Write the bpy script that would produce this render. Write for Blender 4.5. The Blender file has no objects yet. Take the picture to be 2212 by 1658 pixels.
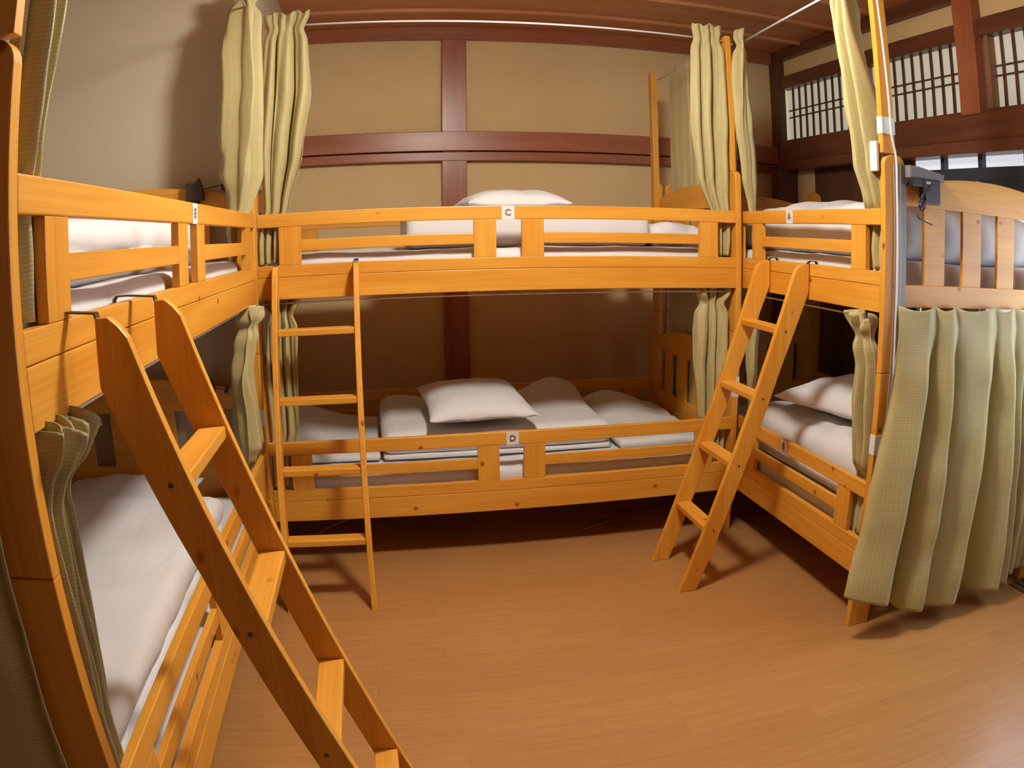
import bpy, bmesh, math, random
from mathutils import Vector, Matrix, noise
PI = math.pi
S = bpy.context.scene
COL = S.collection

# ------------------------------------------------------------------ camera, world, exposure, lights
cam = bpy.data.cameras.new('camera')
camo = bpy.data.objects.new('camera', cam)
COL.objects.link(camo)
S.camera = camo
cam.type = 'PANO'
cam.panorama_type = 'FISHEYE_LENS_POLYNOMIAL'       # the photo is a wide action-camera shot: a fitted radial lens
cam.sensor_fit = 'HORIZONTAL'
cam.sensor_width = 36
cam.sensor_height = 36 * 1658 / 2212
cam.fisheye_fov = math.radians(179)
for i, k in enumerate([0, 3.66841283e-02, -3.14806517e-05, 9.51894529e-06, -2.17760536e-07]):
    setattr(cam, 'fisheye_polynomial_k%d' % i, -k)
camo.location = (.45187, -3.02396, 1.33172)
camo.rotation_euler = (1.37984, .01214, -.18282)

W = bpy.data.worlds.new('world')
S.world = W
W.use_nodes = True
W.node_tree.nodes['Background'].inputs[0].default_value = (.75, .85, 1, 1)
W.node_tree.nodes['Background'].inputs[1].default_value = 1.0
S.view_settings.view_transform = 'Standard'
S.view_settings.look = 'None'
S.view_settings.gamma = 1
S.view_settings.use_curve_mapping = False
S.view_settings.exposure = 0.5
S.cycles.max_bounces = 12
S.cycles.diffuse_bounces = 8
S.cycles.sample_clamp_indirect = 4

LAMP = (1.0, -1.2, 2.45)
ld = bpy.data.lights.new('pendant_bulb_light', 'POINT')
ld.energy = 85
ld.color = (1, .955, .88)
ld.shadow_soft_size = .13
lo = bpy.data.objects.new('pendant_bulb_light', ld)
lo.location = LAMP
COL.objects.link(lo)
# daylight that comes in through the garden-side window (off frame, right) : lights just inside its paper screens
wd = bpy.data.lights.new('window_daylight', 'AREA')
wd.shape = 'RECTANGLE'
wd.size = .8
wd.size_y = 1.4
wd.energy = 12
wd.color = (.72, .84, 1)
wo = bpy.data.objects.new('window_daylight', wd)
wo.location = (3.12, -1.6, 1.15)
wo.rotation_euler = (0, math.radians(90), 0)
COL.objects.link(wo)

# ------------------------------------------------------------------ materials
MATS = {}
def nt_new(name):
    m = bpy.data.materials.new(name)
    m.use_nodes = True
    nt = m.node_tree
    b = nt.nodes['Principled BSDF']
    return m, nt, b
def N(nt, t, **kw):
    n = nt.nodes.new(t)
    for k, v in kw.items():
        setattr(n, k, v)
    return n
def ramp(nt, fac, stops):
    r = nt.nodes.new('ShaderNodeValToRGB')
    e = r.color_ramp.elements
    while len(e) < len(stops):
        e.new(.5)
    for i, (p, c) in enumerate(stops):
        e[i].position = p
        e[i].color = (*c, 1) if len(c) == 3 else c
    nt.links.new(fac, r.inputs[0])
    return r
def mixc(nt, fac, a, b, mode='MIX'):
    m = nt.nodes.new('ShaderNodeMix')
    m.data_type = 'RGBA'
    m.blend_type = mode
    if isinstance(fac, (int, float)):
        m.inputs[0].default_value = fac
    else:
        nt.links.new(fac, m.inputs[0])
    for i, v in ((6, a), (7, b)):
        if isinstance(v, tuple):
            m.inputs[i].default_value = (*v, 1)
        else:
            nt.links.new(v, m.inputs[i])
    return m.outputs[2]
def coords(nt, scale=(1, 1, 1), rnd=True):
    tc = N(nt, 'ShaderNodeTexCoord')
    out = tc.outputs['Object']
    if rnd:
        oi = N(nt, 'ShaderNodeObjectInfo')
        mu = N(nt, 'ShaderNodeVectorMath', operation='MULTIPLY')
        mu.inputs[1].default_value = (37, 53, 29)
        nt.links.new(oi.outputs['Random'], mu.inputs[0])
        ad = N(nt, 'ShaderNodeVectorMath', operation='ADD')
        nt.links.new(out, ad.inputs[0])
        nt.links.new(mu.outputs[0], ad.inputs[1])
        out = ad.outputs[0]
    mp = N(nt, 'ShaderNodeMapping')
    mp.inputs['Scale'].default_value = scale
    nt.links.new(out, mp.inputs[0])
    return mp.outputs[0]
def pine(axis, c0=(.66, .275, .022), c1=(.76, .39, .05), rough=.42, knots=True, key=None):
    key = key or 'pine_' + axis
    if key in MATS:
        return MATS[key]
    m, nt, b = nt_new(key)
    i = 'xyz'.index(axis)
    sc = [9, 9, 9]
    sc[i] = .8
    v = coords(nt, sc)
    n1 = N(nt, 'ShaderNodeTexNoise')
    n1.inputs['Scale'].default_value = 1.6
    n1.inputs['Detail'].default_value = 3
    n1.inputs['Distortion'].default_value = .6
    nt.links.new(v, n1.inputs['Vector'])
    sc2 = [75, 75, 75]
    sc2[i] = 1.6
    n2 = N(nt, 'ShaderNodeTexNoise')
    n2.inputs['Scale'].default_value = 2.0
    n2.inputs['Detail'].default_value = 4
    n2.inputs['Distortion'].default_value = .4
    nt.links.new(coords(nt, sc2), n2.inputs['Vector'])
    base = ramp(nt, n1.outputs[0], [(.3, c0), (.7, c1)]).outputs[0]
    grain = ramp(nt, n2.outputs[0], [(.35, (.82, .74, .66)), (.62, (1, 1, 1))]).outputs[0]
    col = mixc(nt, .55, base, grain, 'MULTIPLY')
    if knots:
        sk = [9, 9, 9]
        sk[i] = 6.5
        vo = N(nt, 'ShaderNodeTexVoronoi')
        vo.inputs['Scale'].default_value = 1
        nt.links.new(coords(nt, sk), vo.inputs['Vector'])
        k = ramp(nt, vo.outputs['Distance'], [(.035, (.40, .16, .05)), (.06, (.70, .46, .3)), (.10, (1, 1, 1))]).outputs[0]
        col = mixc(nt, 1.0, col, k, 'MULTIPLY')
    nt.links.new(col, b.inputs['Base Color'])
    b.inputs['Roughness'].default_value = rough
    b.inputs['Coat Weight'].default_value = .12 if knots else .05
    b.inputs['Coat Roughness'].default_value = .28
    MATS[key] = m
    return m
def dark_wood(key, axis, c0, c1, rough=.4):
    if key in MATS:
        return MATS[key]
    return pine(axis, c0, c1, rough, False, key)
def plain(key, col, rough=.5, metal=0, noise_amt=0, nscale=6, emit=None, es=1, bump=0, bscale=60):
    if key in MATS:
        return MATS[key]
    m, nt, b = nt_new(key)
    b.inputs['Base Color'].default_value = (*col, 1)
    b.inputs['Roughness'].default_value = rough
    b.inputs['Metallic'].default_value = metal
    if noise_amt:
        n = N(nt, 'ShaderNodeTexNoise')
        n.inputs['Scale'].default_value = nscale
        n.inputs['Detail'].default_value = 4
        nt.links.new(coords(nt, (1, 1, 1), False), n.inputs['Vector'])
        r = ramp(nt, n.outputs[0], [(.3, tuple(c * (1 - noise_amt) for c in col)), (.7, tuple(min(1, c * (1 + noise_amt)) for c in col))])
        nt.links.new(r.outputs[0], b.inputs['Base Color'])
    if bump:
        n = N(nt, 'ShaderNodeTexNoise')
        n.inputs['Scale'].default_value = bscale
        n.inputs['Detail'].default_value = 5
        nt.links.new(coords(nt, (1, 1, 1), False), n.inputs['Vector'])
        bp = N(nt, 'ShaderNodeBump')
        bp.inputs['Strength'].default_value = bump
        bp.inputs['Distance'].default_value = .002
        nt.links.new(n.outputs[0], bp.inputs['Height'])
        nt.links.new(bp.outputs[0], b.inputs['Normal'])
    if emit:
        b.inputs['Emission Color'].default_value = (*emit, 1)
        b.inputs['Emission Strength'].default_value = es
    MATS[key] = m
    return m
def fabric_curtain(key, col):
    m, nt, b = nt_new(key)
    uv = N(nt, 'ShaderNodeTexCoord')
    mp = N(nt, 'ShaderNodeMapping')
    nt.links.new(uv.outputs['UV'], mp.inputs[0])
    w = N(nt, 'ShaderNodeTexWave', wave_type='BANDS', bands_direction='Y')
    w.inputs['Scale'].default_value = 48
    w.inputs['Distortion'].default_value = .3
    nt.links.new(mp.outputs[0], w.inputs['Vector'])
    w2 = N(nt, 'ShaderNodeTexWave', wave_type='BANDS', bands_direction='X')
    w2.inputs['Scale'].default_value = 60
    nt.links.new(mp.outputs[0], w2.inputs['Vector'])
    r = ramp(nt, w.outputs[0], [(.2, tuple(c * .86 for c in col)), (.7, col)])
    c2 = mixc(nt, .12, r.outputs[0], ramp(nt, w2.outputs[0], [(.2, (.7, .7, .7)), (.8, (1, 1, 1))]).outputs[0], 'MULTIPLY')
    nt.links.new(c2, b.inputs['Base Color'])
    ad = N(nt, 'ShaderNodeMath', operation='ADD')
    nt.links.new(w.outputs[0], ad.inputs[0])
    nt.links.new(w2.outputs[0], ad.inputs[1])
    bp = N(nt, 'ShaderNodeBump')
    bp.inputs['Strength'].default_value = .2
    bp.inputs['Distance'].default_value = .0015
    nt.links.new(ad.outputs[0], bp.inputs['Height'])
    nt.links.new(bp.outputs[0], b.inputs['Normal'])
    b.inputs['Roughness'].default_value = .62
    b.inputs['Sheen Weight'].default_value = .3
    b.inputs['Sheen Roughness'].default_value = .4
    MATS[key] = m
    return m
def fabric_white(key, col=(.66, .68, .69)):
    m, nt, b = nt_new(key)
    n = N(nt, 'ShaderNodeTexNoise')
    n.inputs['Scale'].default_value = 3.2
    n.inputs['Detail'].default_value = 5
    n.inputs['Distortion'].default_value = 1.4
    nt.links.new(coords(nt, (2.4, 1, 1)), n.inputs['Vector'])
    bp = N(nt, 'ShaderNodeBump')
    bp.inputs['Strength'].default_value = .22
    bp.inputs['Distance'].default_value = .02
    nt.links.new(n.outputs[0], bp.inputs['Height'])
    nt.links.new(bp.outputs[0], b.inputs['Normal'])
    b.inputs['Base Color'].default_value = (*col, 1)
    b.inputs['Roughness'].default_value = .85
    b.inputs['Sheen Weight'].default_value = .15
    MATS[key] = m
    return m

PX, PY, PZ = pine('x'), pine('y'), pine('z')
CUR = fabric_curtain('curtain_fabric', (.48, .415, .18))
WHT = fabric_white('white_cotton')
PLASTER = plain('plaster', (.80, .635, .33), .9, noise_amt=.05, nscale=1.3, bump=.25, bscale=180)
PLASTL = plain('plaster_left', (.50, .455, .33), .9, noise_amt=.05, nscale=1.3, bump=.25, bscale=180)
BEAMX = dark_wood('beam_wood_x', 'x', (.34, .115, .05), (.46, .165, .075), .33)
BEAMY = dark_wood('beam_wood_y', 'y', (.12, .042, .02), (.19, .07, .033), .38)
BEAMZ = dark_wood('beam_wood_z', 'z', (.34, .115, .05), (.46, .165, .075), .30)
DARKZ = dark_wood('dark_wood_z', 'z', (.085, .038, .02), (.14, .06, .03), .55)
CEILM = dark_wood('ceiling_wood', 'x', (.58, .26, .11), (.70, .34, .15), .5)
METAL = plain('dark_steel', (.13, .11, .10), .4, .8)
RODM = plain('white_rod', (.75, .75, .78), .35)
BLACKB = plain('brown_black_plastic', (.05, .03, .022), .55)
BLACK = plain('black_plastic', (.018, .016, .02), .4)
GREYP = plain('grey_plastic', (.17, .16, .16), .45)
PAPER = plain('white_paper', (.72, .72, .70), .7)
INK = plain('black_ink', (.03, .02, .03), .6)
BROWNINK = plain('flower_ink', (.55, .22, .10), .6)

def floor_mat():
    m, nt, b = nt_new('laminate_floor')
    tc = N(nt, 'ShaderNodeTexCoord')
    mp = N(nt, 'ShaderNodeMapping')
    mp.inputs['Rotation'].default_value = (0, 0, 0)
    nt.links.new(tc.outputs['Object'], mp.inputs[0])
    br = N(nt, 'ShaderNodeTexBrick', offset=.37)
    br.inputs['Scale'].default_value = 1
    br.inputs['Brick Width'].default_value = .62
    br.inputs['Row Height'].default_value = .0755
    br.inputs['Mortar Size'].default_value = .0012
    br.inputs['Mortar Smooth'].default_value = .3
    br.inputs['Color1'].default_value = (.40, .20, .066, 1)
    br.inputs['Color2'].default_value = (.43, .22, .075, 1)
    br.inputs['Mortar'].default_value = (.34, .155, .05, 1)
    nt.links.new(mp.outputs[0], br.inputs['Vector'])
    n = N(nt, 'ShaderNodeTexNoise')
    n.inputs['Scale'].default_value = 2
    n.inputs['Detail'].default_value = 5
    nt.links.new(coords(nt, (2.2, 34, 1), False), n.inputs['Vector'])
    col = mixc(nt, .6, br.outputs[0], ramp(nt, n.outputs[0], [(.3, (.80, .76, .72)), (.65, (1, 1, 1))]).outputs[0], 'MULTIPLY')
    nt.links.new(col, b.inputs['Base Color'])
    b.inputs['Roughness'].default_value = .36
    b.inputs['Coat Weight'].default_value = .15
    b.inputs['Coat Roughness'].default_value = .2
    return m
FLOORM = floor_mat()

# ------------------------------------------------------------------ mesh helpers
def tag(o, label=None, cat=None, group=None, kind=None):
    if label: o['label'] = label
    if cat: o['category'] = cat
    if group: o['group'] = group
    if kind: o['kind'] = kind
    return o
def link(name, bm, mat, parent=None, smooth=False, centre=True):
    """one mesh object from a bmesh, origin moved to the middle of its bounds"""
    c = Vector((0, 0, 0))
    if centre and bm.verts:
        xs = [v.co for v in bm.verts]
        lo_ = Vector((min(v.x for v in xs), min(v.y for v in xs), min(v.z for v in xs)))
        hi_ = Vector((max(v.x for v in xs), max(v.y for v in xs), max(v.z for v in xs)))
        c = (lo_ + hi_) / 2
        bmesh.ops.translate(bm, vec=-c, verts=bm.verts)
    me = bpy.data.meshes.new(name)
    bm.to_mesh(me)
    bm.free()
    if smooth:
        for p in me.polygons:
            p.use_smooth = True
    me.materials.append(mat)
    o = bpy.data.objects.new(name, me)
    COL.objects.link(o)
    if parent:
        o.parent = parent
        pc = Vector(parent.get('_c', (0, 0, 0)))
        o.location = c - pc
    else:
        o.location = c
    o['_c'] = tuple(c)
    return o
def empty(name, loc=(0, 0, 0), rz=0):
    o = bpy.data.objects.new(name, None)
    o.empty_display_size = .1
    COL.objects.link(o)
    o.location = loc
    o.rotation_euler = (0, 0, rz)
    return o
def box(bm, x0, x1, y0, y1, z0, z1, bev=.002):
    r = bmesh.ops.create_cube(bm, size=1)
    vs = r['verts']
    for v in vs:
        v.co = Vector(((x0 + x1) / 2 + v.co.x * (x1 - x0), (y0 + y1) / 2 + v.co.y * (y1 - y0), (z0 + z1) / 2 + v.co.z * (z1 - z0)))
    if bev:
        es = list({e for v in vs for e in v.link_edges})
        bmesh.ops.bevel(bm, geom=es, offset=bev, segments=2, affect='EDGES', profile=.5)
def prism(bm, pts, a0, a1, axis='x', bev=0):
    """extrude polygon pts (in the two other axes) from a0 to a1 along axis"""
    def P(p, a):
        if axis == 'x': return (a, p[0], p[1])
        if axis == 'y': return (p[0], a, p[1])
        return (p[0], p[1], a)
    v0 = [bm.verts.new(P(p, a0)) for p in pts]
    v1 = [bm.verts.new(P(p, a1)) for p in pts]
    fs = [bm.faces.new(v0), bm.faces.new(v1[::-1])]
    n = len(pts)
    for i in range(n):
        fs.append(bm.faces.new((v0[i], v1[i], v1[(i + 1) % n], v0[(i + 1) % n])))
    bmesh.ops.recalc_face_normals(bm, faces=fs)
    if bev:
        es = [e for e in fs[0].edges] + [e for e in fs[1].edges]
        bmesh.ops.bevel(bm, geom=es, offset=bev, segments=2, affect='EDGES', profile=.5)
def tube(bm, pts, r, seg=8):
    pts = [Vector(p) for p in pts]
    rings = []
    up = Vector((0, 0, 1))
    for i, p in enumerate(pts):
        d = (pts[min(i + 1, len(pts) - 1)] - pts[max(i - 1, 0)]).normalized()
        a = d.cross(up)
        if a.length < .05:
            a = d.cross(Vector((1, 0, 0)))
        a.normalize()
        b = d.cross(a).normalized()
        rings.append([bm.verts.new(p + a * r * math.cos(t) + b * r * math.sin(t)) for t in [2 * PI * k / seg for k in range(seg)]])
    for i in range(len(rings) - 1):
        for k in range(seg):
            bm.faces.new((rings[i][k], rings[i][(k + 1) % seg], rings[i + 1][(k + 1) % seg], rings[i + 1][k]))
    bm.faces.new(rings[0])
    bm.faces.new(rings[-1][::-1])
    bmesh.ops.recalc_face_normals(bm, faces=bm.faces)
def spline(pts, n=10):
    pts = [Vector(p) for p in pts]
    out = []
    for i in range(len(pts) - 1):
        p0, p1, p2, p3 = pts[max(i - 1, 0)], pts[i], pts[i + 1], pts[min(i + 2, len(pts) - 1)]
        for k in range(n):
            t = k / n
            out.append(.5 * ((2 * p1) + (-p0 + p2) * t + (2 * p0 - 5 * p1 + 4 * p2 - p3) * t * t + (-p0 + 3 * p1 - 3 * p2 + p3) * t ** 3))
    out.append(pts[-1])
    return out
def sbox(name, dims, mat, parent=None, bev=.002):
    bm = bmesh.new()
    box(bm, *dims, bev)
    return link(name, bm, mat, parent)
def copy_tree(o, parent=None):
    c = o.copy()
    COL.objects.link(c)
    c.parent = parent
    for ch in [k for k in bpy.data.objects if k.parent == o]:
        copy_tree(ch, c)
    return c

# ------------------------------------------------------------------ the room
YB, XR, XL, YF = 1.62, 3.18, -1.12, -4.3
def struct(name, dims, mat, bev=0, parent=None):
    o = sbox(name, dims, mat, parent, bev)
    if not parent:
        o['kind'] = 'structure'
    return o
def structm(name, boxes, mat, bev=.003, parent=None):
    bm = bmesh.new()
    for b_ in boxes:
        box(bm, *b_, bev)
    o = link(name, bm, mat, parent)
    if not parent:
        o['kind'] = 'structure'
    return o
bm = bmesh.new()
box(bm, XL - .1, XR + .1, YF - .1, YB + .1, -.08, 0, 0)
fl = link('floor', bm, FLOORM, centre=False)
fl['kind'] = 'structure'
ZC = 2.66
struct('ceiling', (XL - .1, XR + .1, YF - .1, YB + .1, ZC, ZC + .06), CEILM)
struct('wall_back', (-.05, XR + .1, YB, YB + .1, 0, ZC), PLASTER)
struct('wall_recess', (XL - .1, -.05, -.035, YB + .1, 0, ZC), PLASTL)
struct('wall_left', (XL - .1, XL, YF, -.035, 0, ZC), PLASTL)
struct('wall_front', (XL - .1, XR + .1, YF - .1, YF, 0, ZC), DARKZ)
# ceiling battens: one structure mesh of the ceiling trim
structm('trim_1', [(XL, XR, y, y + .03, ZC - .022, ZC) for y in (1.18, .74, .30, -.14, -.58, -1.02, -1.46, -1.9, -2.34, -2.78, -3.22)], CEILM, .002)
struct('trim_2', (-.05, XR, YB - .04, YB, 2.575, ZC), BEAMX, .003)              # dark cornice on the back wall
struct('trim_3', (.885, 1.035, YB - .045, YB, 0, 2.575), BEAMZ, .004)           # post in the back wall
structm('trim_4', [(-.05, XR - .02, YB - .07, YB, 1.855, 1.975), (-.05, XR - .02, YB - .05, YB, 1.795, 1.850)], BEAMX, .004)   # rail across it
struct('trim_5', (XR - .05, XR, 1.49, YB, 0, ZC), DARKZ, .004)                  # corner post
struct('trim_6', (XR - .14, XR, 1.37, 1.49, 0, 1.80), DARKZ, .004)
# right wall
struct('wall_right', (XR, XR + .1, 1.17, YB, 0, 1.80), PLASTER)
structm('wall_right_upper', [(XR, XR + .1, -4.3, YB, 2.42, ZC)], PLASTER, 0)
struct('trim_7', (XR - .05, XR, YF, 1.49, 2.585, ZC), BEAMY, .003)
struct('trim_8', (XR - .04, XR + .06, YF, 1.49, 2.375, 2.465), BEAMY, .004)
structm('trim_9', [(XR - .06, XR + .06, YF, 1.49, 1.865, 2.01), (XR - .09, XR + .06, YF, 1.49, 1.80, 1.86)], BEAMY, .004)
struct('trim_10', (XR - .07, XR + .08, -.475, -.335, 1.99, ZC), BEAMZ, .004)        # main post on the right wall
struct('trim_11', (XR - .03, XR + .03, -.53, -.505, 2.01, 2.375), plain('pale_frame', (.30, .15, .07), .5), .002)
struct('door_1', (XR + .01, XR + .05, .14, 1.17, 0, 1.80), DARKZ, .002)
structm('wall_right_lower', [(XR, XR + .1, YF, .14, 0, .35), (XR, XR + .1, YF, -3.6, .35, 1.8)], PLASTER, 0)

GLASSM, GNT, GB = nt_new('paper_glow')
GB.inputs['Base Color'].default_value = (.35, .34, .30, 1)
GB.inputs['Roughness'].default_value = .8
GB.inputs['Emission Color'].default_value = (.96, .92, .70, 1)
GB.inputs['Emission Strength'].default_value = .25
BRIGHT, BNT, BB = nt_new('daylit_glass')
BB.inputs['Base Color'].default_value = (.5, .5, .5, 1)
BB.inputs['Roughness'].default_value = .3
BB.inputs['Emission Color'].default_value = (.86, .9, 1, 1)
BB.inputs['Emission Strength'].default_value = .5
DIM, DNT, DB = nt_new('daylit_paper')
DB.inputs['Base Color'].default_value = (.5, .5, .5, 1)
DB.inputs['Emission Color'].default_value = (.8, .88, 1, 1)
DB.inputs['Emission Strength'].default_value = .3
WIN_DARK = plain('window_frame_dark', (.045, .055, .075), .4)

def transom(n, y0, y1):
    """paper-backed lattice transom from y0 (far) to y1 (near)"""
    t = empty('window_%d' % n, (XR, (y0 + y1) / 2, 2.19))
    t['kind'] = 'structure'
    t['_c'] = (XR, (y0 + y1) / 2, 2.19)
    sbox('paper_pane', (XR + .024, XR + .03, y1 - .01, y0 + .03, 2.0, 2.39), GLASSM, t, 0)
    bm = bmesh.new()
    y = y0 - .055
    while y > y1 + .012:
        box(bm, XR + .012, XR + .022, y - .009, y + .009, 2.01, 2.375, .001)
        y -= .0815
    for z in (2.178, 2.226):
        box(bm, XR + .009, XR + .016, y1, y0, z - .0045, z + .0045, 0)
    link('lattice', bm, dark_wood('lattice_wood', 'z', (.09, .035, .02), (.14, .055, .03), .5), t)
    return t
transom(1, 1.47, .56)
transom(2, .50, -.335)
transom(3, -.53, -1.6)
struct('trim_12', (XR - .02, XR + .04, .50, .56, 2.01, 2.375), BEAMZ, .002)

# low clerestory strip and glazed sliding window below it
w4 = empty('window_4', (XR, -.5, 1.5))
w4['kind'] = 'structure'
w4['_c'] = (XR, -.5, 1.5)
for (a, b_) in ((.14, -.10), (-.13, -.385), (-.415, -.70), (-.73, -1.1)):
    sbox('glass_pane', (XR + .02, XR + .026, b_, a, 1.742, 1.80), BRIGHT, w4, 0)
bm = bmesh.new()
box(bm, XR - .01, XR + .04, -1.14, .14, 1.62, 1.742, .002)
box(bm, XR - .015, XR + .045, -1.14, .14, 1.675, 1.683, .001)
box(bm, XR - .015, XR + .045, -1.14, .14, 1.645, 1.651, .001)
box(bm, XR - .01, XR + .04, -.13, -.10, 1.742, 1.80, 0)
box(bm, XR - .01, XR + .04, -.73, -.70, 1.742, 1.80, 0)
box(bm, XR - .01, XR + .04, -.415, -.385, 1.742, 1.80, 0)
box(bm, XR - .01, XR + .04, -.42, -.38, .35, 1.62, .002)
box(bm, XR - .01, XR + .04, .10, .14, .35, 1.62, .002)
box(bm, XR - .01, XR + .04, -1.14, -1.10, .35, 1.62, .002)
box(bm, XR - .01, XR + .04, -1.14, .14, .35, .42, .002)
link('window_frame', bm, WIN_DARK, w4)
for (a, b_) in ((.10, -.38), (-.42, -1.10)):
    sbox('glass_pane', (XR + .02, XR + .026, b_, a, .42, 1.62), BRIGHT, w4, 0)
# the garden-side sliding screens, right of the frame
w5 = empty('window_5', (XR, -2.4, 1.1))
w5['kind'] = 'structure'
w5['_c'] = (XR, -2.4, 1.1)
bm = bmesh.new()
for y in (-1.16, -1.98, -2.8, -3.58):
    box(bm, XR - .01, XR + .04, y - .025, y + .025, .35, 1.80, .002)
for z in (.37, 1.08, 1.77):
    box(bm, XR - .01, XR + .04, -3.6, -1.14, z - .02, z + .02, .002)
link('window_frame', bm, WIN_DARK, w5)
sbox('glass_pane', (XR + .02, XR + .026, -3.6, -1.14, .35, 1.80), DIM, w5, 0)
bm = bmesh.new()
box(bm, 2.90, XR, YF, -1.075, 0, .006, .002)
box(bm, 2.935, 2.95, YF, -1.075, .006, .012, .001)
box(bm, 2.985, 3.0, YF, -1.075, .006, .012, .001)
o = link('trim_13', bm, dark_wood('sill_wood', 'y', (.10, .06, .045), (.17, .10, .07), .35))
o['kind'] = 'structure'

# pendant lamp (above the frame; it lights the room)
pl = empty('unseen_pendant_lamp', LAMP)
pl['_c'] = LAMP
tag(pl, 'unseen round white pendant lamp hanging from the brown ceiling between the bunks', 'lamp')
bm = bmesh.new()
ring = []
prof = [(.03, .19), (.06, .185), (.18, .15), (.27, .06), (.30, -.005), (.294, -.005), (.264, .058), (.175, .143), (.055, .178), (.03, .182)]
for (r_, z_) in prof:
    ring.append([bm.verts.new((LAMP[0] + r_ * math.cos(2 * PI * k / 40), LAMP[1] + r_ * math.sin(2 * PI * k / 40), LAMP[2] + z_)) for k in range(40)])
for i in range(len(ring)):
    for k in range(40):
        j = (i + 1) % len(ring)
        bm.faces.new((ring[i][k], ring[i][(k + 1) % 40], ring[j][(k + 1) % 40], ring[j][k]))
SHD, SNT, SB = nt_new('unseen_lamp_shade_cloth')
SB.inputs['Base Color'].default_value = (.8, .74, .62, 1)
SB.inputs['Roughness'].default_value = .8
tr = N(SNT, 'ShaderNodeBsdfTranslucent')
tr.inputs[0].default_value = (.8, .66, .48, 1)
mx = N(SNT, 'ShaderNodeMixShader')
mx.inputs[0].default_value = .62
SNT.links.new(SB.outputs[0], mx.inputs[1])
SNT.links.new(tr.outputs[0], mx.inputs[2])
SNT.links.new(mx.outputs[0], SNT.nodes['Material Output'].inputs[0])
link('unseen_lamp_shade', bm, SHD, pl, True)
bm = bmesh.new()
tube(bm, [(LAMP[0], LAMP[1], LAMP[2] + .12), (LAMP[0], LAMP[1], ZC)], .004)
link('cord', bm, RODM, pl)

# ------------------------------------------------------------------ bunk beds
z1, z2, z3, z4, z5, z6, z7 = 1.454, 1.400, 1.346, 1.303, 1.249, 1.2025, 1.115
D, ZP, ZJ = .915, 1.633, .9196
G, UW, CG, PT, WB = .089, .0895, .103, .028, 1.04
UPS = [(G, G + UW), (1 - CG / 2 - UW, 1 - CG / 2), (1 + CG / 2, 1 + CG / 2 + UW), (2 - G - UW, 2 - G)]
def make_bunk():
    root = empty('bunk_bed')
    def arc_top(y0, y1, zt, r=.035, n=6):
        p = []
        for k in range(n + 1):
            a = PI - k / n * PI / 2
            p.append((y0 + r + r * math.cos(a), zt - r + r * math.sin(a)))
        for k in range(n + 1):
            a = PI / 2 - k / n * PI / 2
            p.append((y1 - r + r * math.cos(a), zt - r + r * math.sin(a)))
        return p
    for x0, x1 in ((-PT, 0), (2, 2 + PT)):
        for y0 in (0, WB - .09):
            sbox('post', (x0, x1, y0, y0 + .09, 0, ZJ - .0008), PZ, root, .003)
            bm = bmesh.new()
            prism(bm, [(y0, ZJ + .0008)] + arc_top(y0, y0 + .09, ZP) + [(y0 + .09, ZJ + .0008)], x0, x1, 'x', .003)
            link('post', bm, PZ, root)
        for y0 in (.045, WB - .045):
            for z in (z6, z6 - D):
                bm = bmesh.new()
                xo = x0 - .001 if x0 < 0 else x1 + .001
                bmesh.ops.create_cone(bm, cap_ends=True, segments=16, radius1=.008, radius2=.008, depth=.002, matrix=Matrix.Translation((xo, y0, z)) @ Matrix.Rotation(PI / 2, 4, 'Y'))
                link('bolt', bm, METAL, root)
        # head panels: bottom rail, five gaps between four slats, arched top board
        for (zb, zg0, zg1, zt0, zt1) in ((1.135, 1.21, 1.472, 1.535, 1.588), (.27, .49, .712, .78, .842)):
            bm = bmesh.new()
            xa, xb = x0 + .004, x1 - .004
            box(bm, xa, xb, .09, WB - .09, zb, zg0, .002)
            n = 20
            ya, yb = .09, WB - .09
            top = [(ya + (yb - ya) * k / n, zt0 + (zt1 - zt0) * math.sin(PI * k / n) ** .8) for k in range(n + 1)]
            prism(bm, [(ya, zg1)] + top + [(yb, zg1)], xa, xb, 'x', .003)
            gap = (yb - ya - 4 * .1) / 5
            for k in range(4):
                y = ya + gap + k * (gap + .1)
                box(bm, xa + .003, xb - .003, y, y + .1, zg0 - .001, zg1 + .001, .002)
            link('headboard', bm, PY, root)
    for dz in (0, -D):
        for side in (0, 1):
            def Y(a, b_):
                return (a, b_) if side == 0 else (WB - b_, WB - a)
            bm = bmesh.new()
            box(bm, 0, 2, *Y(0, .026), z7 + dz, z6 + dz - .0006, .0022)
            box(bm, 0, 2, *Y(.0005, .0265), z6 + dz + .0006, z5 + dz, .0022)
            link('side_rail', bm, PX, root)
            g = sbox('guard_rail', (0, 2, *Y(0, .022), z2 + dz, z1 + dz), PX, root, .003)
            for (a, b_) in UPS:
                sbox('guard_upright', (a, b_, *Y(.001, .021), z5 + dz + .0003, z2 + dz - .0003), PZ, g, .0015)
            for (a, b_) in ((UPS[0][1], UPS[1][0]), (UPS[2][1], UPS[3][0])):
                sbox('guard_slat', (a, b_, *Y(.002, .020), z4 + dz, z3 + dz), PX, g, .002)
        bm = bmesh.new()
        for k in range(12):
            x = .06 + k * .165
            box(bm, x, x + .09, .027, WB - .027, z7 + dz + .018, z7 + dz + .034, 0)
        link('bed_slats', bm, PY, root)
    return root
bedC = make_bunk()
bedE = copy_tree(bedC)
bedA = copy_tree(bedC)
EA, AA = -.01019, -.0169
bedE.location = (.00782 + 2 * math.sin(EA), -.10995 - 2 * math.cos(EA), 0)
bedE.rotation_euler = (0, 0, PI / 2 + EA)
bedA.location = (2.05952, .98039, 0)
bedA.rotation_euler = (0, 0, AA - PI / 2)
GB_ = 'orange pine bunk beds'
tag(bedC, 'orange pine bunk bed across the back, with letter cards C and D', 'bunk bed', GB_)
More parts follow.
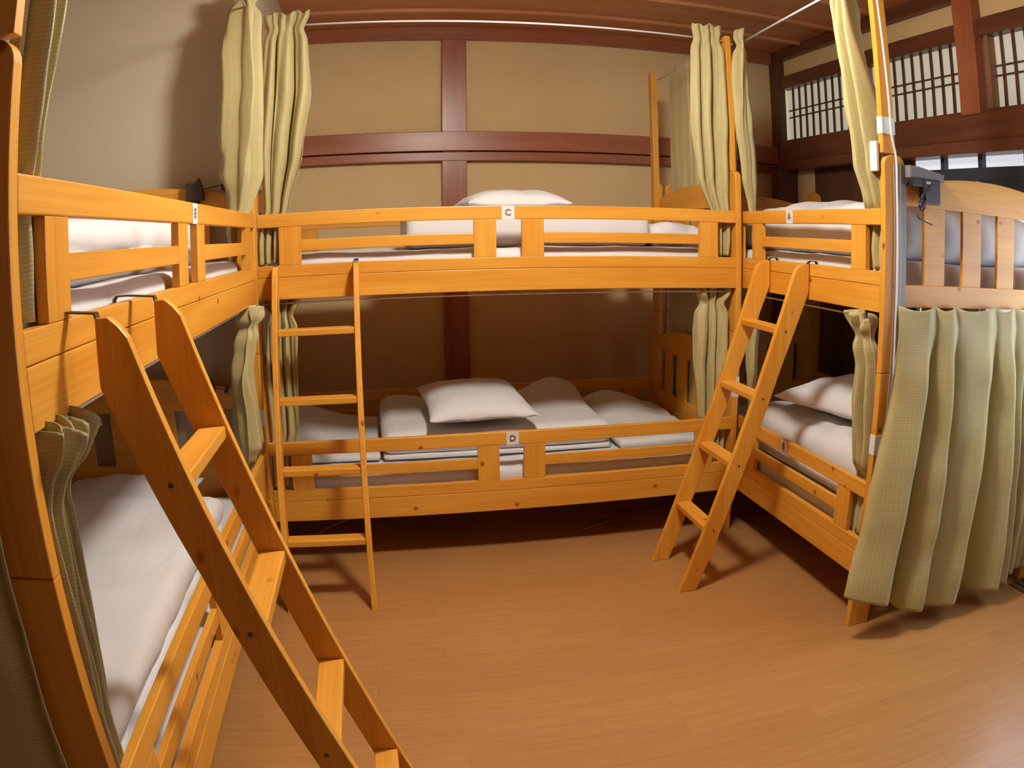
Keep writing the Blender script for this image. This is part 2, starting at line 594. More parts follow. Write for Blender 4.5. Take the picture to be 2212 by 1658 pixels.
tag(bedE, 'orange pine bunk bed along the left wall with letter card E', 'bunk bed', GB_)
tag(bedA, 'orange pine bunk bed on the right with letter cards A and B', 'bunk bed', GB_)
def toW(bed, u, v, z):
    """bed coordinates (u along from the far corner for E and A) to world"""
    if bed == 'C': return (u, v, z)
    if bed == 'E': return (.00782 + u * math.sin(EA) - v * math.cos(EA), -.10995 - u * math.cos(EA) - v * math.sin(EA), z)
    return (2.05952 + u * math.sin(AA) + v * math.cos(AA), .98039 - u * math.cos(AA) + v * math.sin(AA), z)
BED = {'C': bedC, 'E': bedE, 'A': bedA}
def inbed(bed, name, dims, mat, bev=.001, label=None):
    """a part in the bed's own frame; for E the length is counted from the far end"""
    x0, x1, *r = dims
    if bed == 'E':
        x0, x1 = 2 - x1, 2 - x0
    o = sbox(name, (x0, x1, *r), mat, BED[bed], bev)
    if label: o['label'] = label
    return o
# uprights that carry the curtain rods, and the paper tape round the posts
for bed, u, y0, zb in (('C', -.027, .02, 1.5), ('C', 1.999, .955, 1.35), ('C', 1.999, .02, 1.55), ('A', 2.0, -.002, 1.637), ('E', -.027, .015, 1.637), ('E', 1.999, .005, 1.637)):
    sh = .0 if zb < 1.6 else 0
    if bed == 'C' and y0 == .955:
        inbed(bed, 'extension_pole', (u - .018, u + .014, y0, y0 + .05, zb, 2.27), PZ, .002)
    elif zb < 1.6:
        inbed(bed, 'extension_pole', (u, u + .026, y0 + .02, y0 + .065, 1.634, 2.27), PZ, .002)
    else:
        inbed(bed, 'extension_pole', (u + .001, u + .027, y0, y0 + .052, zb, 2.27), PZ, .002)
for bed, (x0, x1), z0_, z1_ in (('C', (2, 2.028), .631, .722), ('A', (2, 2.028), .645, .712), ('E', (-.028, 0), .64, .705)):
    inbed(bed, 'paper_tape', (x0 - .0012, x1 + .0012, -.0012, .0912, z0_, z1_), PAPER, .0005, 'white paper tape round the post')
inbed('A', 'paper_tape', (1.9995, 2.0292, -.004, .052, 1.70, 1.757), PAPER, .0005, 'white paper tape round the extension pole')

# ------------------------------------------------------------------ ladders
def make_ladder(F, label, loc, rz, th=.073, k=None, gap=0):
    """local frame: rail face at y=0, foot towards -y, width .34 along x"""
    t = empty('bunk_ladder', loc, rz)
    tag(t, label, 'ladder', 'wooden bunk ladders')
    k = k or (F - .10) / 1.126
    ztop = 1.247
    fy = lambda z: -F + k * z
    pts = [(-F, 0), (-F + th, 0), (fy(.85) + th + .001, .85), (-.004 - gap, 1.145), (-.004 - gap, ztop)]
    ft = fy(ztop)
    arc = [(ft + .030 - gap * .2, ztop), (ft + .015, ztop - .004), (ft + .003, ztop - .014), (fy(ztop - .03) + .0005, ztop - .03), (fy(1.18), 1.18)]
    pts += arc
    for x0 in (0, .318):
        bm = bmesh.new()
        prism(bm, pts, x0, x0 + .022, 'x', .003)
        st = link('ladder_stile', bm, PZ, t)
        bm = bmesh.new()
        xc = x0 + .011
        path = [(-.012 - gap, 1.228), (-.003 - gap, 1.254), (.006, 1.259), (.030, 1.259), (.036, 1.253), (.037, 1.22)]
        for i in range(len(path) - 1):
            (a, b_), (c_, d_) = path[i], path[i + 1]
            dx, dz = c_ - a, d_ - b_
            l = math.hypot(dx, dz)
            nx, nz = -dz / l * .0015, dx / l * .0015
            prism(bm, [(a - nx, b_ - nz), (c_ - nx, d_ - nz), (c_ + nx, d_ + nz), (a + nx, b_ + nz)], xc - .009, xc + .009, 'x')
        link('hook', bm, METAL, t)
    for z in (1.008, .758, .508, .258):
        bm = bmesh.new()
        box(bm, .022, .318, fy(z) + .003, fy(z) + th - .005, z - .024, z, .003)
        link('rung', bm, PX, t)
        for xs in (-.0008, .3394):
            bm = bmesh.new()
            bmesh.ops.create_cone(bm, cap_ends=True, segments=14, radius1=.0042, radius2=.0042, depth=.0016, matrix=Matrix.Translation((xs + .0007, fy(z) + th / 2, z - .012)) @ Matrix.Rotation(PI / 2, 4, 'Y'))
            link('screw', bm, METAL, t)
    return t
make_ladder(.456, 'narrow ladder hooked on the back bunk, left of the D card', (.066, -.0, 0), 0)
make_ladder(.489, 'ladder hooked on the right bunk, its side rails fully seen, feet on the open floor', (*toW('A', 1.205, 0, 0)[:2], 0), AA - PI / 2)
make_ladder(.54, 'large near ladder leaning on the left bunk, cut off by the bottom edge', (*toW('E', 1.853, 0, 0)[:2], 0), PI / 2 + EA, .060, .36, .045)

# ------------------------------------------------------------------ letter cards
def text_mesh(s, size):
    cu = bpy.data.curves.new('letter', 'FONT')
    cu.body = s
    cu.size = size
    cu.align_x = 'CENTER'
    cu.align_y = 'CENTER'
    cu.extrude = .0003
    ob = bpy.data.objects.new('tmp', cu)
    COL.objects.link(ob)
    dg = bpy.context.evaluated_depsgraph_get()
    me = bpy.data.meshes.new_from_object(ob.evaluated_get(dg))
    bpy.data.objects.remove(ob)
    return me
def card(bed, u, zc, ch, label, ang):
    p = toW(bed, u, -.0012, zc)
    t = empty('letter_card', p, ang)
    tag(t, label, 'sign', 'letter cards on the bed rails')
    t['_c'] = (0, 0, 0)
    sbox('card', (-.0255, .0255, -.0008, .0008, -.027, .025), PAPER, t, 0)
    bm = bmesh.new()
    for k in range(5):
        a = 2 * PI * k / 5 + PI / 2
        c = Vector((.0105 * math.cos(a), 0, .0105 * math.sin(a)))
        n = 14
        for j in range(n):
            a0, a1 = 2 * PI * j / n, 2 * PI * (j + 1) / n
            q = []
            for (aa, rr) in ((a0, .0072), (a1, .0072), (a1, .0058), (a0, .0058)):
                q.append(c + Vector((rr * math.cos(aa), -.0012, rr * math.sin(aa))))
            if ((q[0].x ** 2 + q[0].z ** 2) ** .5) > .0098:
                bm.faces.new([bm.verts.new(v) for v in q])
    link('flower_print', bm, BROWNINK, t)
    me = text_mesh(ch, .034)
    me.materials.clear()
    me.materials.append(INK)
    o = bpy.data.objects.new('letter', me)
    COL.objects.link(o)
    o.parent = t
    o.location = (0, -.0022, -.001)
    o.rotation_euler = (PI / 2, 0, 0)
card('C', .996, 1.427, 'C', 'white card with letter C on the upper rail of the back bunk', 0)
card('C', 1.003, 1.427 - D, 'D', 'white card with letter D on the lower rail of the back bunk', 0)
card('A', 1.385, 1.428, 'A', 'white card with letter A on the upper rail of the right bunk', AA - PI / 2)
card('A', 1.40, 1.428 - D, 'B', 'white card with letter B on the lower rail of the right bunk', AA - PI / 2)
card('E', .98, 1.427, 'E', 'white card with letter E on the upper rail of the left bunk', PI / 2 + EA)

# ------------------------------------------------------------------ curtain rods
def rod(label, p0, p1, r=.0045):
    bm = bmesh.new()
    tube(bm, [p0, p1], r, 10)
    o = link('curtain_rod', bm, RODM, None, True)
    tag(o, label, 'curtain rod', 'thin white curtain rods')
    return o
ZR, ZRL = 2.247, 1.098
rod('long white rod above the back bunk, just under the ceiling', (-.03, .06, ZR), (2.03, .06, ZR))
rod('white rod rising toward the camera above the right bunk', toW('A', .98, .005, 2.225), toW('A', 2.03, -.02, 2.25))
rod('white rod above the left bunk, behind the leftmost curtains', toW('E', -.03, .03, ZR), toW('E', 2.03, .02, ZR))
rod('white rod behind the right end of the back bunk, carrying a flat curtain', (2.036, .05, 2.235), (2.036, 1.0, 2.235), .003)
rod('thin rod under the side rail of the back upper bunk', (0, .034, ZRL), (2, .034, ZRL), .003)
rod('thin rod under the side rail of the right upper bunk', toW('A', 0, .034, ZRL - .01), toW('A', 2, .034, ZRL - .01), .003)
rod('thin rod under the side rail of the left upper bunk', toW('E', 0, .034, ZRL), toW('E', 2, .034, ZRL), .003)
rod('rod under the head end of the right bunk holding the wide striped curtain', toW('A', 2.022, .05, 1.118), toW('A', 2.022, 1.0, 1.118), .004)

# ------------------------------------------------------------------ curtains
def curtain(label, frames, f, n, seed, group='tan curtains gathered on their rods', rows=84, tri=0, ruf=0, botfun=None, sharp=.35, hem=True, per=14, swing=.9):
    """frames: (z, s0, s1, amplitude, offset) from top to bottom; f(s, off, z) -> world point"""
    rnd = random.Random(seed)
    cols = int(n * max(per, 22))
    ph = [rnd.uniform(-.5, .5) for _ in range(8)]
    bm = bmesh.new()
    uvl = bm.loops.layers.uv.new('UVMap')
    zt, zb = frames[0][0], frames[-1][0]
    grid = []
    def interp(z):
        for i in range(len(frames) - 1):
            a, b_ = frames[i], frames[i + 1]
            if a[0] >= z >= b_[0]:
                t = (a[0] - z) / max(1e-9, a[0] - b_[0])
                t = t * t * (3 - 2 * t) * .6 + t * .4
                return [a[k] + (b_[k] - a[k]) * t for k in range(1, 5)]
        return list(frames[-1][1:5])
    for r in range(rows + 1):
        v = r / rows
        z = zt + (zb - zt) * v
        s0, s1, amp, off = interp(z)
        row = []
        for c in range(cols + 1):
            u = c / cols
            w = u + .045 * math.sin(2 * PI * (u * 1.7 + ph[0])) * math.sin(PI * u) + .012 * math.sin(2 * PI * (u * n * .43 + v * .7 + ph[1]))
            th = 2 * PI * n * w + ph[2] * 6 + swing * math.sin(3 * v + ph[3] * 5)
            cusp = 1.25 - 2.5 * abs(math.sin(th / 2 + .25 * math.sin(th))) ** .8
            k = .45 * math.sin(th) + .62 * cusp + sharp * .6 * math.sin(2 * th + .7 + 2 * v) + .25 * math.sin(th * .5 + ph[4] * 6 + 3 * v)
            if tri:
                k = (1 - tri) * k + tri * (2 / PI) * math.asin(.97 * math.sin(th + .55 * math.sin(th))) * 1.15
            fall = 1 + .25 * noise.noise(Vector((u * 4, v * 3, seed * 3.1)))
            s = s0 + (s1 - s0) * (u + .10 / n * math.cos(th) * min(1, .3 + v * 2))
            zz = z
            if ruf:
                d_ = zt - z
                pinch = ruf * .30 * math.exp(-((d_ - .075) / .03) ** 2)
                sm = (s0 + s1) / 2
                s += (sm - s) * pinch
                top_ = math.exp(-(d_ / .05) ** 2)
                fall *= 1 - .45 * math.exp(-((d_ - .075) / .025) ** 2)
                s += ruf * .016 * top_ * noise.noise(Vector((u * n * 3, z * 12, seed * 2.9)))
                zz += ruf * .022 * top_ * noise.noise(Vector((u * n * 2.1, 5.5, seed * 1.3)))
            if r == 0:
                zz += .008 * math.sin(th * 1.0 + 1)
            if botfun and r > rows * .75:
                zz += botfun(u) * ((v - .75) / .25)
            wr = .009 * noise.noise(Vector((u * n * 1.3, z * 7, seed * 1.7))) + (ruf * .03 * math.exp(-((zt - z) / .07) ** 2) * noise.noise(Vector((u * n * 1.7, z * 15, seed))) if ruf else 0)
            row.append(bm.verts.new(f(s, off + amp * k * fall + wr, zz)))
        grid.append(row)
    for r in range(rows):
        for c in range(cols):
            fc = bm.faces.new((grid[r][c], grid[r][c + 1], grid[r + 1][c + 1], grid[r + 1][c]))
            Wd = n * .09
            for l, (cc, rr) in zip(fc.loops, ((c, r), (c + 1, r), (c + 1, r + 1), (c, r + 1))):
                l[uvl].uv = (cc / cols * Wd, -(rr / rows) * (zt - zb))
    o = link('curtain', bm, CUR, None, True)
    m = o.modifiers.new('thickness', 'SOLIDIFY')
    m.thickness = .0025
    tag(o, label, 'curtain', group)
    return o
fC = lambda s, o, z: (s, .055 + o, z)
fE = lambda s, o, z: toW('E', s, .05 + o, z)      # s from the far end
fA = lambda s, o, z: toW('A', s, .05 + o, z)
fEnd = lambda s, o, z: (s, -1.085 + o, z)
# upper bunks
curtain('tan curtain on the long rod at the left end of the back upper bunk', [(2.30, .01, .195, .020, -.012), (2.2, .01, .19, .022, -.012), (1.95, .01, .205, .03, -.012), (1.7, .01, .18, .026, -.01), (1.47, .03, .125, .016, .0), (1.40, .01, .09, .020, .0), (1.33, .005, .088, .024, .0), (1.255, .005, .085, .020, .0)], fC, 2.8, 1, ruf=.6)
curtain('tan curtain on the long rod at the right end of the back upper bunk', [(2.315, 1.835, 1.985, .018, 0), (2.2, 1.83, 1.99, .02, 0), (1.85, 1.815, 1.99, .026, 0), (1.6, 1.84, 1.99, .02, 0), (1.40, 1.912, 1.992, .018, .0), (1.32, 1.914, 1.992, .020, .0), (1.255, 1.92, 1.988, .016, 0)], fC, 2.5, 2, ruf=.6)
curtain('tan curtain gathered at the far end of the left upper bunk', [(2.36, .0, .16, .040, -.02), (2.15, -.0, .18, .055, .0), (1.85, -.0, .20, .066, .008), (1.6, .0, .19, .056, .0), (1.47, .03, .16, .03, -.0), (1.40, .06, .16, .012, .02), (1.262, .06, .15, .010, .02)], fE, 2.6, 3, ruf=.6)
curtain('tan ribbed curtain at the near end of the left upper bunk', [(2.30, 1.87, 1.98, .036, -.035), (1.8, 1.88, 1.985, .036, -.035), (1.5, 1.89, 1.985, .024, -.02), (1.40, 1.84, 1.975, .018, -.004), (1.255, 1.83, 1.97, .022, -.002)], fE, 2.5, 4)
curtain('smooth tan curtain just right of the back bunk post', [(2.285, .985, 1.055, .022, -.052), (2.1, .985, 1.06, .034, -.052), (1.85, .985, 1.065, .036, -.048), (1.6, .985, 1.05, .026, -.04), (1.47, .985, 1.03, .014, -.02), (1.40, .985, 1.02, .006, -.012), (1.262, .985, 1.01, .005, -.010)], fA, 1.5, 5, ruf=.6)
curtain('tan curtain at the near end of the right upper bunk beside its front post', [(2.29, 1.86, 1.965, .05, -.085), (2.1, 1.86, 1.965, .048, -.078), (1.85, 1.87, 1.975, .040, -.068), (1.6, 1.88, 1.98, .03, -.052), (1.48, 1.90, 1.985, .02, -.035), (1.41, 1.875, 1.985, .018, .0), (1.32, 1.87, 1.982, .020, .0), (1.255, 1.875, 1.98, .016, .0)], fA, 3, 6, ruf=.6)
fDiv = lambda s, o, z: (2.0365 + o * .28, s, z)
curtain('flat pale curtain drawn across the right end of the back upper bunk', [(2.26, .06, .83, .016, 0), (1.9, .05, .84, .02, 0), (1.18, .06, .83, .02, 0)], fDiv, 8, 7, sharp=.1)
curtain('shaded curtain drawn across the right end of the back lower bunk', [(1.115, .1, .86, .018, 0), (.6, .1, .84, .02, 0), (.25, .1, .85, .02, 0)], fDiv, 8, 8, sharp=.1)
# lower bunks
curtain('tan ruffled curtain at the left end of the back lower bunk', [(1.125, .01, .165, .024, 0), (1.04, .02, .15, .018, 0), (.85, .015, .145, .022, 0), (.58, .02, .135, .018, 0), (.46, .01, .09, .018, .0), (.345, .01, .088, .018, 0)], fC, 3, 9, ruf=1, group='ruffled curtains of the lower bunks')
curtain('tan ruffled curtain at the right end of the back lower bunk', [(1.12, 1.81, 1.99, .026, 0), (1.03, 1.82, 1.985, .018, 0), (.8, 1.82, 1.985, .022, 0), (.55, 1.85, 1.98, .018, 0), (.46, 1.912, 1.992, .018, .0), (.345, 1.914, 1.99, .018, 0)], fC, 3, 10, ruf=1, group='ruffled curtains of the lower bunks')
curtain('tan curtain at the far end of the left lower bunk, top sticking forward', [(1.115, .04, .20, .045, -.035), (1.06, .03, .22, .05, -.03), (.97, .06, .22, .030, -.015), (.87, .06, .24, .030, -.0), (.75, .06, .22, .036, -.0), (.6, .06, .22, .034, -.005), (.555, .06, .2, .02, .0), (.5, .06, .16, .010, .02), (.345, .06, .14, .010, .02)], fE, 3, 11, ruf=1, group='ruffled curtains of the lower bunks')
curtain('looped-top curtain at the near end of the left lower bunk behind the near post', [(1.112, 1.86, 1.985, .036, -.055), (1.06, 1.88, 1.985, .030, -.05), (1.0, 1.90, 1.99, .018, -.03), (.85, 1.90, 1.99, .019, -.028), (.56, 1.91, 1.99, .015, -.02), (.5, 1.925, 1.99, .008, .0), (.345, 1.93, 1.99, .008, .0)], fE, 4, 12, ruf=1, group='ruffled curtains of the lower bunks')
curtain('pale curtain strip seen behind the upper half of the right ladder', [(1.095, .94, 1.06, .014, 0), (.95, .93, 1.055, .016, 0), (.75, .93, 1.05, .014, 0), (.5, .97, 1.03, .010, .0), (.345, .97, 1.01, .008, 0)], fA, 1.5, 13, 'ruffled curtains of the lower bunks')
curtain('tan curtain at the near end of the right lower bunk beside its front post', [(1.105, 1.86, 1.985, .040, -.075), (1.03, 1.88, 1.985, .034, -.06), (.93, 1.89, 1.988, .02, -.05), (.8, 1.88, 1.985, .026, -.045), (.6, 1.89, 1.985, .02, -.03), (.54, 1.875, 1.985, .016, -.0), (.5, 1.87, 1.985, .018, .0), (.345, 1.87, 1.985, .020, 0)], fA, 3, 14, ruf=1, group='ruffled curtains of the lower bunks')
curtain('wide pleated curtain hanging to the floor over the head end of the right lower bunk', [(1.136, 2.075, 2.74, .014, .006), (1.06, 2.07, 2.75, .010, .0), (.9, 2.05, 2.76, .030, -.005), (.5, 1.99, 2.78, .050, -.03), (.10, 1.93, 2.80, .058, -.055)], fEnd, 4.3, 15, sharp=.12, per=30, tri=.8, botfun=lambda u: .08 * max(0, 1 - u * 3.2) ** 1.2 - .045 * u + .012 * math.sin(u * 9), swing=.35)
curtain('second pleated curtain at the right edge of the photo, beyond the wide one', [(1.136, 2.76, 3.09, .012, .012), (.6, 2.78, 3.09, .022, .01), (.07, 2.80, 3.09, .024, .01)], fEnd, 3, 16, sharp=.15)
curtain('dark unlit curtain over the near end of the left lower bunk', [(1.11, -.95, -.07, .012, 0), (.6, -.97, -.055, .012, -.0), (.06, -.98, -.035, .012, -.0)], lambda s, o, z: (s, -2.162 + o, z), 8, 17, sharp=.15)
curtain('short tan curtain at the window behind the head end of the right bunk', [(1.665, -.44, -.02, .014, 0), (1.0, -.45, .0, .018, 0), (.5, -.46, 0, .02, 0)], lambda s, o, z: (XR - .05 + o, s, z), 6, 18)

# ------------------------------------------------------------------ bedding
def slab(bm, x0, x1, y0, y1, z0, z1, seed, r=.05, amp=.012, fr=3.5, nx=46, ny=34, puff=.0, fn=None):
    """a soft rounded slab with wrinkles"""
    hx, hy, hz = (x1 - x0) / 2, (y1 - y0) / 2, (z1 - z0) / 2
    c = Vector(((x0 + x1) / 2, (y0 + y1) / 2, (z0 + z1) / 2))
    nz = 8
    r = min(r, hz * .98)
    def rp(p):
        q = Vector((max(-hx + r, min(hx - r, p.x)), max(-hy + r, min(hy - r, p.y)), max(-hz + r, min(hz - r, p.z))))
        d = p - q
        if d.length > 1e-6:
            d = d.normalized() * r
        return q + d, (d.normalized() if d.length > 1e-6 else Vector((0, 0, 1)))
    cache = {}
    def V(i, j, k):
        key = (i, j, k)
        if key in cache: return cache[key]
        p = Vector((-hx + 2 * hx * i / nx, -hy + 2 * hy * j / ny, -hz + 2 * hz * k / nz))
        # pull grid lines so that the rounded edges are well sampled
        q, nrm = rp(p)
        w = c + q
        nv = Vector((w.x * fr, w.y * fr, w.z * fr + seed * 7.3))
        dsp = amp * (noise.noise(nv) + .5 * noise.noise(nv * 2.3 + Vector((3, 1, seed))) + .35 * noise.noise(Vector((nv.x * 1.2, nv.y * 5, nv.z))))
        top = max(0, nrm.z)
        side = 1 - abs(nrm.z)
        w = w + nrm * dsp * (.5 + .5 * top) * (1 if k > 0 else .3)
        if k == nz or nrm.z > .3:
            e = (1 - (q.x / hx) ** 2) * (1 - (q.y / hy) ** 2)
            w.z += puff * max(0, e) ** .6
            if fn: w.z += fn(w.x, w.y)
        cache[key] = bm.verts.new(w)
        return cache[key]
    def quad(a, b_, c_, d_):
        try:
            bm.faces.new((a, b_, c_, d_))
        except ValueError:
            pass
    for i in range(nx):
        for j in range(ny):
            quad(V(i, j, nz), V(i + 1, j, nz), V(i + 1, j + 1, nz), V(i, j + 1, nz))
            quad(V(i, j, 0), V(i, j + 1, 0), V(i + 1, j + 1, 0), V(i + 1, j, 0))
    for k in range(nz):
        for i in range(nx):
            quad(V(i, 0, k), V(i + 1, 0, k), V(i + 1, 0, k + 1), V(i, 0, k + 1))
            quad(V(i, ny, k), V(i, ny, k + 1), V(i + 1, ny, k + 1), V(i + 1, ny, k))
        for j in range(ny):
            quad(V(0, j, k), V(0, j, k + 1), V(0, j + 1, k + 1), V(0, j + 1, k))
            quad(V(nx, j, k), V(nx, j + 1, k), V(nx, j + 1, k + 1), V(nx, j, k + 1))
def soft(name, label, cat, group, slabs, mat=None):
    bm = bmesh.new()
    for s in slabs:
        slab(bm, *s[:7], **(s[7] if len(s) > 7 else {}))
    o = link(name, bm, mat or WHT, None, True)
    tag(o, label, cat, group)
    return o
def pillow(label, c, L, Wd, T, rz=0, seed=1, tilt=(0, 0)):
    bm = bmesh.new()
    n = 30
    def P(u, v, s):
        e = max(0, (1 - abs(u) ** 2.6) * (1 - abs(v) ** 2.6)) ** .5
        pin = 1 - .07 * (1 - abs(u) ** 2) * abs(v) ** 3 - .0
        pin2 = 1 - .07 * (1 - abs(v) ** 2) * abs(u) ** 3
        x, y = u * L / 2 * pin2, v * Wd / 2 * pin
        z = s * T / 2 * e * (1.0 if s > 0 else .55)
        nv = Vector((x * 7, y * 7, seed * 3.3 + s))
        z += s * e * .012 * (noise.noise(nv) + .6 * noise.noise(nv * 2.2))
        if abs(abs(u) - 1) < .04 or abs(abs(v) - 1) < .04:
            z += .006 * noise.noise(Vector((x * 22, y * 22, seed)))
        return Vector((x, y, z))
    top, bot = {}, {}
    for i in range(n + 1):
        for j in range(n + 1):
            u, v = math.sin((-1 + 2 * i / n) * PI / 2), math.sin((-1 + 2 * j / n) * PI / 2)
            top[i, j] = bm.verts.new(P(u, v, 1))
            if 0 < i < n and 0 < j < n:
                bot[i, j] = bm.verts.new(P(u, v, -1))
            else:
                bot[i, j] = top[i, j]
    for i in range(n):
        for j in range(n):
            bm.faces.new((top[i, j], top[i + 1, j], top[i + 1, j + 1], top[i, j + 1]))
            q = [bot[i, j], bot[i, j + 1], bot[i + 1, j + 1], bot[i + 1, j]]
            if len(set(q)) == 4:
                try: bm.faces.new(q)
                except ValueError: pass
    me = bpy.data.meshes.new('pillow')
    bm.to_mesh(me)
    bm.free()
    for p in me.polygons: p.use_smooth = True
    me.materials.append(WHT)
    o = bpy.data.objects.new('pillow', me)
    COL.objects.link(o)
    o.location = c
    o.rotation_euler = (tilt[0], tilt[1], rz)
    tag(o, label, 'pillow', 'white pillows')
    return o
UZ0, UZ1 = 1.151, 1.286      # upper mattress
LZ0, LZ1 = 1.151 - D, .380   # lower mattress
def bed_slab(bed, u0, u1, v0, v1):
    a, b_ = toW(bed, u0, v0, 0), toW(bed, u1, v1, 0)
    return min(a[0], b_[0]), max(a[0], b_[0]), min(a[1], b_[1]), max(a[1], b_[1])
MG = 'white mattresses on the bunks'
mk = dict(r=.035, amp=.010, fr=4)
for bed, nm in (('C', 'back'), ('E', 'left'), ('A', 'right')):
    q = (.035, 1.965, .040, WB - .05)
    for lev, za, zb_, sd in (('upper', UZ0, UZ1, 1), ('lower', LZ0, LZ1, 2)):
        o = soft('mattress', 'white sheeted mattress on the %s level of the %s bunk' % (lev, nm), 'mattress', MG, [(*q, za, zb_, sd, mk)])
        Mb = Matrix.Translation(BED[bed].location) @ Matrix.Rotation(BED[bed].rotation_euler.z, 4, 'Z')
        o.location = Mb @ o.location
        o.rotation_euler = (0, 0, BED[bed].rotation_euler.z)
DG = 'folded white duvets'
# back bunk, upper
soft('folded_duvet', 'folded white duvet on the back upper bunk, behind the C card', 'duvet', DG,
     [(.60, 1.66, .16, .82, 1.286, 1.447, 4, dict(amp=.008, r=.04))])
pillow('white pillow on the duvet, peeking over the rail above the C card', (1.085, .45, 1.475), .46, .44, .14, .05, 2)
soft('crumpled_sheet', 'crumpled pale sheet at the right end of the back upper bunk', 'sheet', None,
     [(1.67, 1.95, .18, .78, 1.292, 1.38, 5, dict(amp=.03, fr=6))])
# back bunk, lower
soft('folded_duvet', 'folded white duvet on the back lower bunk, under the pillow behind the D card', 'duvet', DG,
     [(.475, 1.49, .19, .88, .388, .412, 6, dict(amp=.004)), (.47, 1.50, .18, .87, .408, .510, 7, dict(amp=.008, fn=lambda x, y: .09 * math.exp(-((x - 1.36) / .16) ** 2 - ((y - .84) / .22) ** 2) + .04 * math.exp(-((x - .58) / .14) ** 2 - ((y - .8) / .25) ** 2)))])
pillow('plump white pillow lying on the folded duvet of the back lower bunk', (.90, .42, .585), .47, .60, .15, .03, 3, (.05, 0))
soft('crumpled_sheet', 'humped white sheet at the right end of the back lower bunk', 'sheet', None,
     [(1.52, 1.95, .14, .92, .388, .425, 8, dict(amp=.016, r=.03, fn=lambda x, y: .10 * math.exp(-((x - 1.68) / .17) ** 2 - ((y - .75) / .25) ** 2)))])
soft('crumpled_sheet', 'sloping white sheet at the left end of the back lower bunk', 'sheet', None,
     [(.035, .46, .2, .95, .388, .415, 9, dict(amp=.012, r=.03, fn=lambda x, y: .09 * math.exp(-((x - .05) / .2) ** 2 - ((y - .85) / .3) ** 2)))])
# right bunk, upper
soft('folded_duvet', 'thick white duvet on the right upper bunk, bluish where seen through the head end', 'duvet', DG,
     [(2.12, 3.03, -.95, .34, 1.282, 1.47, 10, dict(amp=.026, r=.09, fr=3, puff=.03))])
# right bunk, lower
soft('folded_duvet', 'rumpled white duvet on the right lower bunk behind the B card', 'duvet', DG,
     [(2.11, 2.92, -.90, .10, .392, .47, 12, dict(amp=.014)), (2.12, 2.92, -.88, .08, .45, .58, 13, dict(amp=.04, puff=.03, r=.07))])
pillow('white pillow on top of the duvet of the right lower bunk', (2.50, -.38, .665), .62, .62, .19, .3, 5)
# left bunk, upper
soft('folded_duvet', 'bright white duvet heaped on the left upper bunk', 'duvet', DG,
     [(-.93, -.12, -1.82, -.46, 1.280, 1.36, 14, dict(amp=.012)), (-.92, -.13, -1.80, -.50, 1.335, 1.425, 15, dict(amp=.022, fr=4))])
# left bunk, lower
soft('folded_duvet', 'large smooth white duvet on the left lower bunk, seen behind the near ladder', 'duvet', DG,
     [(-.96, -.095, -1.96, -.60, .392, .445, 16, dict(amp=.012, fr=2.6)), (-.95, -.09, -1.93, -.58, .440, .515, 17, dict(amp=.02, fr=2.6, r=.045, puff=.03))])
pillow('flat white pillow at the far end of the left lower bunk', (-.55, -.34, .44), .60, .40, .12, .05, 6)

# ------------------------------------------------------------------ reading lamps with their cords
def reading_lamp(label, loc, rz, cord, k=1, shade=True):
    t = empty('reading_lamp', loc, rz)
    tag(t, label, 'lamp', 'clip-on reading lamps')
    bm = bmesh.new()
    if shade:
        prism(bm, [(-.062, .010), (-.062, .050), (-.02, .050), (.100, .034), (.102, .002), (.07, -.004), (-.05, .0)], -.02, .075, 'y', .006)
    else:
        prism(bm, [(-.036, -.03), (-.034, .045), (-.002, .038), (.018, .058), (.030, .030), (.040, -.03)], -.024, -.002, 'y', .003)
    link('lamp_head', bm, GREYP if shade else BLACKB, t, False)
    bm = bmesh.new()
    if shade:
        box(bm, -.008, .075, -.026, .0, -.072, .012, .004)
        box(bm, -.055, .0, -.024, .0, -.018, .012, .003)
    else:
        box(bm, -.02, .02, -.020, .0, -.045, .0, .004)
    box(bm, -.018, .03, .0, .052, -.004, .010, .003)
    box(bm, -.018, .03, .044, .052, -.05, .0, .003)
    link('clamp', bm, BLACK, t)
    if shade:
        sbox('lamp_tag', (.008, .028, -.0272, -.0262, -.006, .002), PAPER, t, 0)
    t.scale = (k, k, k)
    bm = bmesh.new()
    tube(bm, spline(cord, 10), .0022, 6)
    for k in range(4):
        a = [(cord[len(cord) // 2][0] + .016 * math.cos(q) * (1 - .1 * k), cord[len(cord) // 2][1] - .004 - .003 * k, cord[len(cord) // 2][2] + .022 * math.sin(q + k) + .004 * k) for q in [2 * PI * j / 14 for j in range(15)]]
        tube(bm, a, .0022, 6)
    link('cord', bm, BLACK, t, True)
    return t
reading_lamp('grey reading lamp with tangled black cord clipped on the right bunk head board', (2.172, -1.064, 1.553), 0,
             [(.035, -.03, .0), (.01, -.035, -.035), (-.02, -.04, -.05), (-.03, -.038, -.075), (-.045, -.036, -.11), (-.03, -.034, -.125), (.03, -.03, -.14)])
reading_lamp('dark reading lamp on the head board of the left upper bunk, cord to the curtain', (-.225, -.118, 1.55), 0,
             [(.03, -.03, .01), (.08, -.03, .018), (.128, -.03, .02), (.135, -.03, -.01), (.14, -.03, -.05)], 1, False)
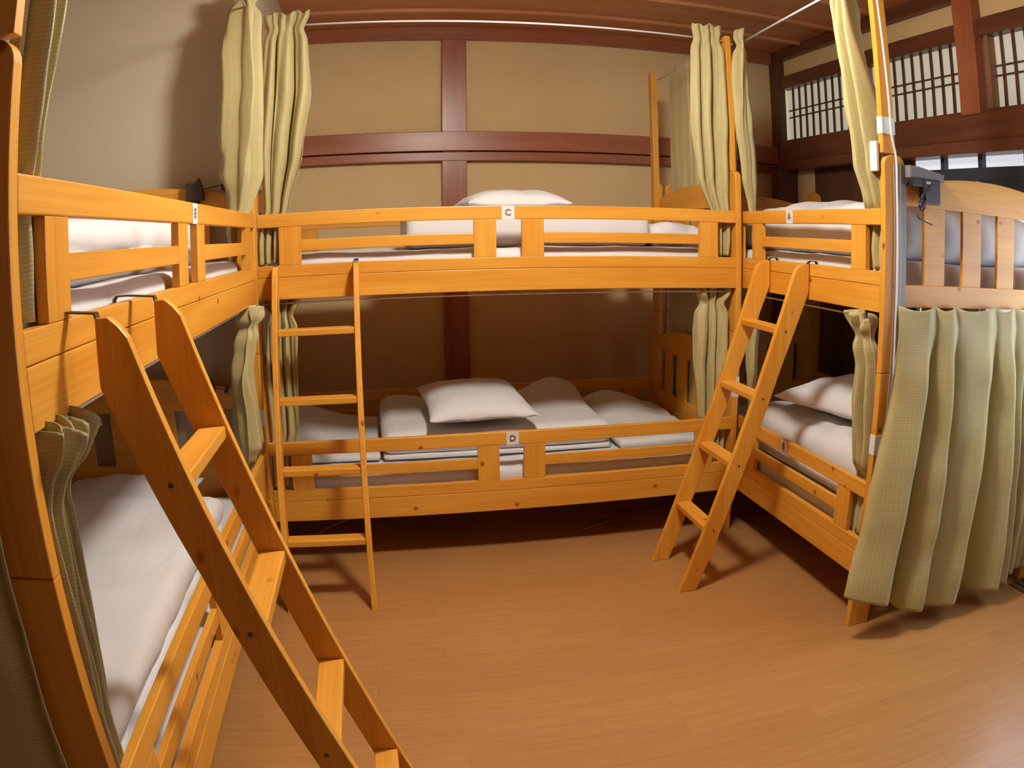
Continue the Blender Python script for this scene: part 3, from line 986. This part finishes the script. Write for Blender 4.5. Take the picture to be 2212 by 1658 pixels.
reading_lamp('small dark reading lamp on the head board of the left lower bunk', (-.20, -.118, .805), 0,
             [(.03, -.03, .0), (.08, -.03, -.012), (.12, -.03, -.022), (.13, -.03, -.04), (.135, -.03, -.06)], .6, False)

# ------------------------------------------------------------------ cables
def cable(label, pts, r, mat, name='cable', cat='cable', group=None):
    bm = bmesh.new()
    tube(bm, spline(pts, 12), r, 8)
    o = link(name, bm, mat, None, True)
    tag(o, label, cat, group)
    return o
cable('white cable running down the near post of the right bunk', [(2.030, -1.062, 2.27), (2.035, -1.062, 2.1), (2.041, -1.062, 1.95), (2.047, -1.062, 1.80), (2.05, -1.062, 1.70), (2.070, -1.058, 1.62), (2.070, -1.058, 1.50), (2.071, -1.058, 1.2), (2.071, -1.058, 1.05), (2.078, -1.058, .85)], .0038, RODM)
cable('thin pale cable beside the white one on the near post of the right bunk', [(2.087, -1.057, 1.60), (2.084, -1.057, 1.4), (2.086, -1.057, 1.1), (2.086, -1.057, .95)], .0022, RODM)
o = inbed('A', 'daylight_strip', (2.0283, 2.0315, .038, .090, .70, 1.605), plain('grey_strip', (.34, .32, .29), .4), .001, 'grey strip painted as daylight on the post')  # added strip: grey daylight on the post face, put in as colour
BR = plain('brown_cable', (.16, .07, .05), .5)
cable('loops of brown cable on the floor under the back bunk', [(1.30, .12, .02), (1.42, .10, .06), (1.50, .16, .05), (1.46, .26, .006), (1.56, .16, .006), (1.66, .2, .04), (1.74, .28, .09), (1.66, .33, .04), (1.60, .36, .006), (1.9, .4, .006)], .004, BR)
cable('pale cable curving up under the left end of the back bunk', [(.06, .16, .005), (.10, .2, .01), (.18, .28, .05), (.30, .30, .09), (.42, .3, .12), (.5, .5, .14)], .003, plain('pale_cable', (.3, .28, .26), .5))
# white card clipped to the near post of the right bunk
o = sbox('door_wedge_card', (2.005, 2.018, -1.03, -.985, 1.575, 1.675), PAPER, None, .003)
o.name = 'paper_card'
tag(o, 'small white card standing out from the near post top of the right bunk', 'card')

for o in list(bpy.data.objects):
    if '_c' in o:
        del o['_c']
